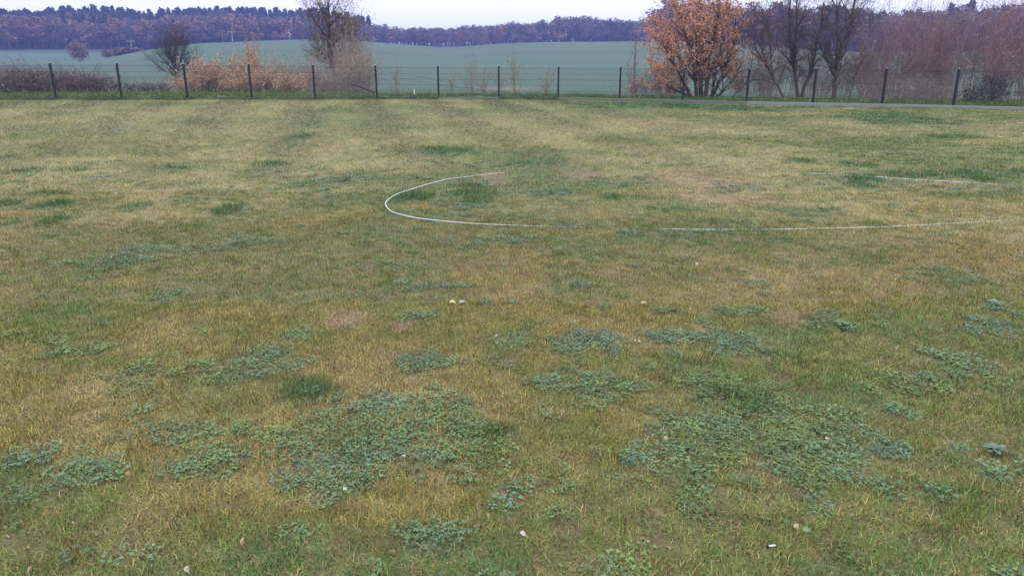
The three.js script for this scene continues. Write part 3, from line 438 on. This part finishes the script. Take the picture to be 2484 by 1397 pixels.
for (const [px, d, h, w] of [[2090, 36, 2.6, 1.3], [1530, 34, .9, .8], [1575, 34.5, 1.2, .9], [1610, 35, 1.2, .9], [1810, 35, 1.6, 1.0], [1850, 36, 1.5, 1.1], [1990, 36, 1.5, 1.1], [2130, 38, 4.0, 1.6], [2170, 36, 3.2, 1.4], [2205, 39, 4.4, 1.7], [2245, 36, 3.4, 1.4], [2285, 38, 4.2, 1.6], [2320, 36, 3.6, 1.4], [2360, 39, 4.5, 1.7], [2440, 35, 3.8, 1.5], [2480, 37, 4.6, 1.7], [2540, 36, 4.2, 1.6], [2620, 37, 4.6, 1.8], [2410, 38, 3.2, 1.4], [2040, 38, 2.4, 1.3], [1960, 40, 3.2, 1.6], [1880, 40, 3.4, 1.7], [2150, 33, 1.2, 1.0], [2230, 32.5, 1.1, 1.0], [2300, 32, 1.0, .9]]) put('red', px, d, h * .85, w, h < 2 ? 'low reddish brown twiggy shrub at the foot of the leafless trees' : undefined);
for (const [px, d, h, w] of [[1140, 34, 1.35, 1.3], [1172, 35, 1.1, 1.1], [1212, 35, 1.0, 1.0], [1252, 34, 1.5, 1.3], [1325, 34, 1.0, 1.1], [1090, 36, .8, 1.0], [955, 40, 1.3, 1.2]]) put('thin', px, d, h, w);
put('ever', 2372, 32.5, .62, .5); put('ever', 2428, 33, .95, .55, 'dark blackish green bush at the reddish shrubs, the larger one');
// leaning fallen trunk
{ const a = rangeOf(852, 204, 37), b = rangeOf(926, 233, 34.5), g = thing('fallen_log', 'dark fallen trunk slanting down beside the thicket', 'log', V(b.x, landY(b.x, b.z), b.z)), B = new Buf(); const q = p => p.clone().sub(g.position); const bb = b.clone(); bb.y = g.position.y + .02;
  B.tube([q(a), q(a).lerp(q(bb), .35).add(V(0, .04, 0)), q(a).lerp(q(bb), .7), q(bb)], [.045, .055, .065, .08], 7, [.03, .025, .025]); mesh('trunk', B.geo(), woodMat, g);
  const R = rng(3); for (let k = 0; k < 4; k++) { const T = new Buf(); sprout(T, q(a).lerp(q(bb), .15 + k * .18), V(R() - .3, .8, R() - .5), .5, .012, 1, R, { bark: barkA, kids: [0, 4] }); mesh('branch', T.geo(), woodMat, g); } }
// small white stake
{ const p = landAt(1003, 33), g = new THREE.CylinderGeometry(.025, .025, .3, 8); g.translate(0, .1, 0); const c = new THREE.ConeGeometry(.025, .03, 8); c.translate(0, .265, 0); const m = mesh('marker_stake', mergeGeometries([g, c]), std(lin(.7, .7, .7), .6)); m.position.copy(p); tag(m, 'small white marker stake standing behind the fence', 'stake'); }

// ---------------------------------------------------------------- far bushes, poles and woods
function farTree(seed, kind) {
  const R = rng(seed), lv = new Buf(), tr = new Buf(), H = 1;
  const cols = { rust: [[.24, .125, .085], [.19, .105, .08], [.27, .155, .1], [.15, .085, .07]], bare: [[.1, .07, .06], [.085, .062, .055], [.12, .085, .07]], pine: [[.02, .035, .03], [.028, .045, .035], [.015, .026, .024]], olive: [[.12, .1, .05], [.09, .085, .05]], bush: [[.16, .095, .085], [.13, .085, .08], [.19, .115, .09]] }[kind];
  if (kind === 'bush') { tr.tube([V(0, -.1, 0), V(.01, .3, 0), V(0, .6, .01)], [.03, .02, .01], 5, [.055, .045, .04]); for (let k = 0; k < 1100; k++) { const d = jit(R, 2).normalize().multiplyScalar(Math.pow(R(), .35) * (.85 + .15 * Math.sin(k))); lv.leaf(V(d.x * .46, .5 + d.y * .5, d.z * .46), .075 * (.6 + .8 * R()), R, pick(R, cols)); } } else if (kind === 'pine') {
    tr.tube([V(0, -.05, 0), V(0, .5, 0), V(0, .97, 0)], [.018, .014, .004], 5, [.06, .04, .03]);
    for (let k = 0; k < 300; k++) { const t = .38 + .62 * Math.pow(R(), .8), r = (1 - Math.pow((t - .38) / .62, 1.6)) * .15 * (.4 + .6 * R()) * (.7 + .3 * Math.sin(t * 60)), a = R() * 6.283; lv.leaf(V(Math.cos(a) * r, t * H, Math.sin(a) * r), .045 + .03 * R(), R, pick(R, cols)); }
  } else {
    tr.tube([V(0, -.05, 0), V(.01, .3, 0), V(0, .6, .01)], [.022, .017, .008], 5, [.055, .045, .04]);
    for (let k = 0; k < 9; k++) { const a = R() * 6.283, t = .25 + .4 * R(); tr.tube([V(0, t, 0), V(Math.cos(a) * .14, t + .14, Math.sin(a) * .14), V(Math.cos(a) * .22, t + .33, Math.sin(a) * .22)], [.01, .007, .002], 3, [.055, .045, .04]); }
    const cl = []; for (let k = 0; k < 15; k++) { const a = R() * 6.283, t = R(), y = .3 + .6 * t, r = .26 * Math.sin(Math.PI * clamp(.15 + .8 * t)) * Math.sqrt(R()); cl.push([Math.cos(a) * r, y, Math.sin(a) * r, .08 + .07 * R(), .8 + .4 * R(), pick(R, cols)]); }
    for (let k = 0; k < (kind === 'bare' ? 600 : 750); k++) { const c = pick(R, cl), d = jit(R, 2).normalize().multiplyScalar(c[3] * Math.pow(R(), .4)); lv.leaf(V(c[0] + d.x, c[1] + d.y * .85, c[2] + d.z), (kind === 'bare' ? .04 : .055) * (.6 + .8 * R()), R, c[5].map(v => v * c[4] * (.85 + .3 * R()))); }
  }
  return { trunk: tr.geo(), crown: lv.geo() };
}
const fk = { rust: [farTree(101, 'rust'), farTree(102, 'rust'), farTree(106, 'rust')], bare: [farTree(103, 'bare'), farTree(107, 'bare')], pine: [farTree(104, 'pine'), farTree(108, 'pine')], olive: [farTree(105, 'olive')], bush: [farTree(109, 'bush')] };
function farOne(name, kind, v, p, h, w, label, group, category = 'tree') { const t = fk[kind][v], g = thing(name, label, category, p, group); mesh('trunk', t.trunk, woodMat, g); mesh('crown', t.crown, leafMat, g); g.scale.set(w, h, w); g.rotation.y = (p.x * 3.1) % 6.28; return g; }
const EDGE = { rust: ['edge_tree', 'rusty brown tree on the near edge of the wood beyond the crop field', 'rusty trees on the wood edge'], bare: ['edge_tree', 'bare grey brown tree on the near edge of the wood beyond the crop field', 'bare trees on the wood edge'] };
function wood(name, label, seed, n, range, chooser) {
  const R = rng(seed), sets = new Map(), g = new THREE.Group(); g.name = named(name); g.userData = { kind: 'stuff', label }; scene.add(g);
  for (let k = 0; k < n; k++) {
    const px = lerp(range[0], range[1], R()), t = R(), d = lerp(range[2], range[3], t), [kind, h] = chooser(px, t, R), v = Math.floor(R() * fk[kind].length), p = landAt(px, d), key = kind + v;
    if (!sets.has(key)) sets.set(key, []); sets.get(key).push([p, h * (.62 + .3 * R() + .4 * noise(p.x * .03, p.z * .03)), R() * 6.28, kind === 'pine' ? 1.35 : 1.1 + .5 * R(), .75 + .5 * R()]);
  }
  const o = new THREE.Object3D(), c = new THREE.Color();
  for (const [key, it] of sets) { const t = fk[key.slice(0, -1)][+key.slice(-1)]; for (const part of ['trunk', 'crown']) { const m = new THREE.InstancedMesh(t[part], part === 'trunk' ? woodMat : leafMat, it.length); it.forEach(([p, h, ry, w, tone], i) => { o.position.copy(p); o.rotation.set(0, ry, 0); o.scale.set(h * w, h, h * w); o.updateMatrix(); m.setMatrixAt(i, o.matrix); m.setColorAt(i, c.setRGB(tone, tone * (.95 + .1 * noise(i, 3)), tone)); }); m.name = part === 'trunk' ? 'trunks' : 'crowns'; m.userData.kind = 'stuff'; m.castShadow = m.receiveShadow = true; g.add(m); } }
}
const dipH = table([[780, .95], [870, .86], [1020, .74], [1150, .86], [1300, .92], [1400, 1.1], [1500, .95], [1620, 1.05]]);
wood('pine_wood', 'dark pine and autumn wood on the hill behind the far field', 201, 2300, [-500, 900, 470, 640], (px, t, R) => t > .45 ? ['pine', 18] : R() < .62 ? ['rust', 16] : R() < .7 ? ['bare', 16] : ['pine', 17]);
wood('valley_wood', 'hazy brown wood in the dip between the field crests', 202, 1500, [780, 1760, 520, 900], (px, t, R) => { const k = dipH(px); return R() < .62 ? ['bare', 17 * k] : R() < .7 ? ['rust', 16 * k] : ['olive', 16 * k]; });
wood('hill_wood', 'reddish brown wood on the slope behind the leafless trees', 203, 800, [1600, 2900, 320, 440], (px, t, R) => R() < .55 ? ['rust', 16] : R() < .8 ? ['bare', 17] : ['pine', 17]);
{ const R = rng(210);
  for (let px = -40; px < 860; px += 22) { const kind = R() < .68 ? 'rust' : 'bare', e = EDGE[kind], h = 13 + 6 * R(); farOne(e[0], kind, Math.floor(R() * fk[kind].length), landAt(px + R() * 12, 462 + 8 * R()), h, h * (1 + .35 * R()), e[1], e[2]); }
  for (const [px, kind, h, label] of [[1122, 'rust', 15, 'reddish domed tree in the wood across the dip'], [1175, 'rust', 10, 'small reddish tree below the domed tree in the wood across the dip'], [1262, 'olive', 14, 'olive green conical tree at the edge of the wood across the dip'], [1350, 'rust', 21, 'broad brown tree standing highest in the wood across the dip'], [1430, 'bare', 20, 'broad bare tree standing high in the wood across the dip']]) farOne('wood_tree', kind, 0, landAt(px, 505), h, h * 1.2, label);
}
// field bushes
farOne('field_bush', 'bush', 0, landAt(196, 300), 7.2, 8, 'round brown bush standing alone in the far field', '', 'bush');
farOne('field_bush', 'bush', 0, landAt(264, 310), 3.4, 5, 'low dark bush beside the round brown bush in the far field', '', 'bush');
for (const [px, h] of [[290, 4.2], [305, 4.8], [322, 4.0], [337, 3.4]]) farOne('field_hedge', 'bush', 0, landAt(px, 330), h * .8, h * 1.7, 'low brown hedge bush along the border of the far field', 'hedge bushes on the field border', 'bush');
for (const [px, yTop, d, lab] of [[326, 98, 380, 'pale wooden utility pole with cross arm behind the hedge bushes in the far field'], [571, 77, 360, 'pale wooden utility pole with cross arm on the field crest'], [709, 70, 420, 'pale slim utility pole against the wood near the tall slender tree']]) {
  const p = landAt(px, d), top = rangeOf(px, yTop, d), h = Math.max(6, top.y - p.y), g = thing('utility_pole', lab, 'pole', p), m = std(lin(.36, .34, .33), .9);
  const c = new THREE.CylinderGeometry(.13, .19, h + .6, 8); c.translate(0, h / 2 - .3, 0); mesh('pole', c, m, g);
  const a = new THREE.BoxGeometry(3.6, .2, .2); a.translate(0, h - .5, .2); mesh('cross_arm', a, m, g);
  for (const x of [-1.6, 0, 1.6]) { const s = new THREE.CylinderGeometry(.07, .09, .3, 6); s.translate(x, h - .25, .2); mesh('insulator', s, m, g); }
}

// ---------------------------------------------------------------- small things lying in the grass
function leafGeo(len, wid, curl, seed) {
  const R = rng(seed), n = 8, p = [], idx = []; for (let i = 0; i <= n; i++) { const t = i / n, w = wid * Math.pow(Math.sin(Math.PI * Math.pow(t, .8)), .8) * (.85 + .3 * R()) + .0006; for (const s of [-1, 0, 1]) p.push(s * w, Math.sin(t * Math.PI) * curl * len + Math.abs(s) * curl * wid * .9 * (.5 + R()), (t - .5) * len); }
  for (let i = 0; i < n; i++) for (let s = 0; s < 2; s++) { const a = i * 3 + s; idx.push(a, a + 3, a + 1, a + 1, a + 3, a + 4); }
  const top = new THREE.BufferGeometry(); top.setAttribute('position', new THREE.Float32BufferAttribute(p, 3)); top.setIndex(idx); top.computeVertexNormals();
  const stalk = new THREE.CylinderGeometry(.0008, .0011, len * .3, 5); stalk.rotateX(Math.PI / 2); stalk.translate(0, .001, len * .62); stalk.deleteAttribute('uv'); return mergeGeometries([top, stalk]);
}
function litter(name, label, cat, px, py, len, wid, color, ry, tilt = .25, group) { const p = lawnHit(px, py); const m = mesh(name, leafGeo(len * .7, wid * .62, .3, Math.round(px)), std(color.multiplyScalar(.52), .75, { side: THREE.DoubleSide })); m.position.set(p.x * .99, p.y + .02, p.z * .99); m.rotation.set(tilt, ry, tilt * .5); return tag(m, label, cat, group); }
litter('fallen_leaf', 'light tan fallen leaf lying upright in the front grass', 'leaf', 592, 1318, .05, .012, lin(.55, .33, .18), .2, .9);
litter('fallen_leaf', 'dull brown fallen leaf near the scattered clover', 'leaf', 312, 1153, .045, .014, lin(.4, .26, .13), 1.1, .4);
litter('fallen_leaf', 'pale pinkish white scrap of leaf in short grass', 'leaf', 1270, 1298, .04, .012, lin(.72, .6, .54), .8, .5);
litter('fallen_leaf', 'tan fallen leaf standing at the border of the large clover patch', 'leaf', 1618, 1067, .045, .013, lin(.6, .45, .28), .5, .8);
litter('fallen_leaf', 'small orange tan leaf lying far out on dry grass', 'leaf', 1562, 738, .06, .02, lin(.6, .4, .24), 1.5, .3);
litter('fallen_leaf', 'pale yellow fallen leaf beside a crumpled grey leaf', 'leaf', 1098, 737, .07, .026, lin(.75, .66, .36), 1.3, .25);
litter('fallen_leaf', 'crumpled grey white leaf beside a pale yellow leaf', 'leaf', 1120, 735, .07, .02, lin(.5, .5, .46), 1.8, .5);
litter('fallen_leaf', 'pale yellow green leaf with a plain green leaf next to it', 'leaf', 1933, 1281, .035, .013, lin(.5, .5, .26), .4, .6);
litter('fallen_leaf', 'flat mid green leaf next to a pale yellow green leaf', 'leaf', 1957, 1292, .05, .017, lin(.18, .3, .13), 1.4, .2);
litter('fallen_leaf', 'small pale leaf stub at the very front of the lawn', 'leaf', 455, 1384, .04, .012, lin(.5, .48, .36), .7, .5);
litter('twig', 'short pale dry twig lying in yellow grass', 'twig', 2180, 846, .07, .004, lin(.62, .56, .46), -.9, .1);
litter('twig', 'short pale dry stalk lying in front lush grass', 'twig', 73, 1388, .05, .003, lin(.55, .5, .38), .2, .5);
{ const flower = (px, py, s, col) => { const p = lawnHit(px, py), g = thing('clover_flower', 'tiny white flower head among the clover and grass', 'flower', V(p.x, p.y, p.z), 'white flower heads'), b = new Buf(), R = rng(px); for (let k = 0; k < 26; k++) { const d = jit(R, 2).normalize(); d.y = Math.abs(d.y); b.leaf(V(d.x * s * .5, .045 + d.y * s * .5, d.z * s * .5), s * .7, R, col); } mesh('petals', b.geo(), leafMat, g); const st = new THREE.CylinderGeometry(.001, .0012, .05, 5); st.translate(0, .02, 0); mesh('stem', st, std(lin(.12, .2, .07)), g); };
  for (const [px, py] of [[1550, 845], [1393, 796], [1690, 654], [1205, 831], [980, 1130], [838, 1211], [1541, 843], [2005, 1087]]) flower(px, py, .009 * (py < 700 ? 1.6 : 1), [.62, .62, .58]); }
// ribbed metal bolt
{ const p = lawnHit(1870, 1348), g = thing('bolt', 'small shiny ribbed metal bolt with black ends lying in grass', 'bolt', V(p.x, p.y + .035, p.z)), pr = []; for (let i = 0; i <= 28; i++) pr.push(new THREE.Vector2(.0048 + (i % 4 < 2 ? .0008 : 0), -.014 + i * .001)); mesh('shaft', new THREE.LatheGeometry(pr, 14), std(lin(.4, .4, .43), .28, { metalness: 1 }), g); const c = std(lin(.015, .015, .018), .5); for (const s of [-1, 1]) { const e = new THREE.CylinderGeometry(.0062, .0062, .005, 12); e.translate(0, s * .0165, 0); mesh('end_cap', e, c, g); } g.rotation.set(0, .35, Math.PI / 2 - .12); }
// broad leaved rosettes
function rosette(px, py, s, n, label, col) { const p = lawnHit(px, py), g = thing('rosette_weed', label, 'weed', p); const R = rng(px), m = std(col, .5, { side: THREE.DoubleSide }); for (let k = 0; k < n; k++) { const l = s * (.75 + .5 * R()), q = leafGeo(l, l * .19, .2, px + k); q.translate(0, 0, -l * .5); const e = mesh('leaf', q, m, g); e.position.y = .018; e.rotation.set(.1 + .4 * R(), k / n * 6.283 + R() * .5, 0, 'YXZ'); } }
rosette(2410, 1103, .05, 14, 'blue green broad leaved rosette weed in dry grass', lin(.055, .1, .068));
rosette(2415, 743, .045, 11, 'pale thistle like rosette weed farther out in dry grass', lin(.11, .14, .085));
rosette(2040, 795, .045, 11, 'deep green rosette weed by a thin clover patch', lin(.035, .09, .03));

renderer.render(scene, camera);
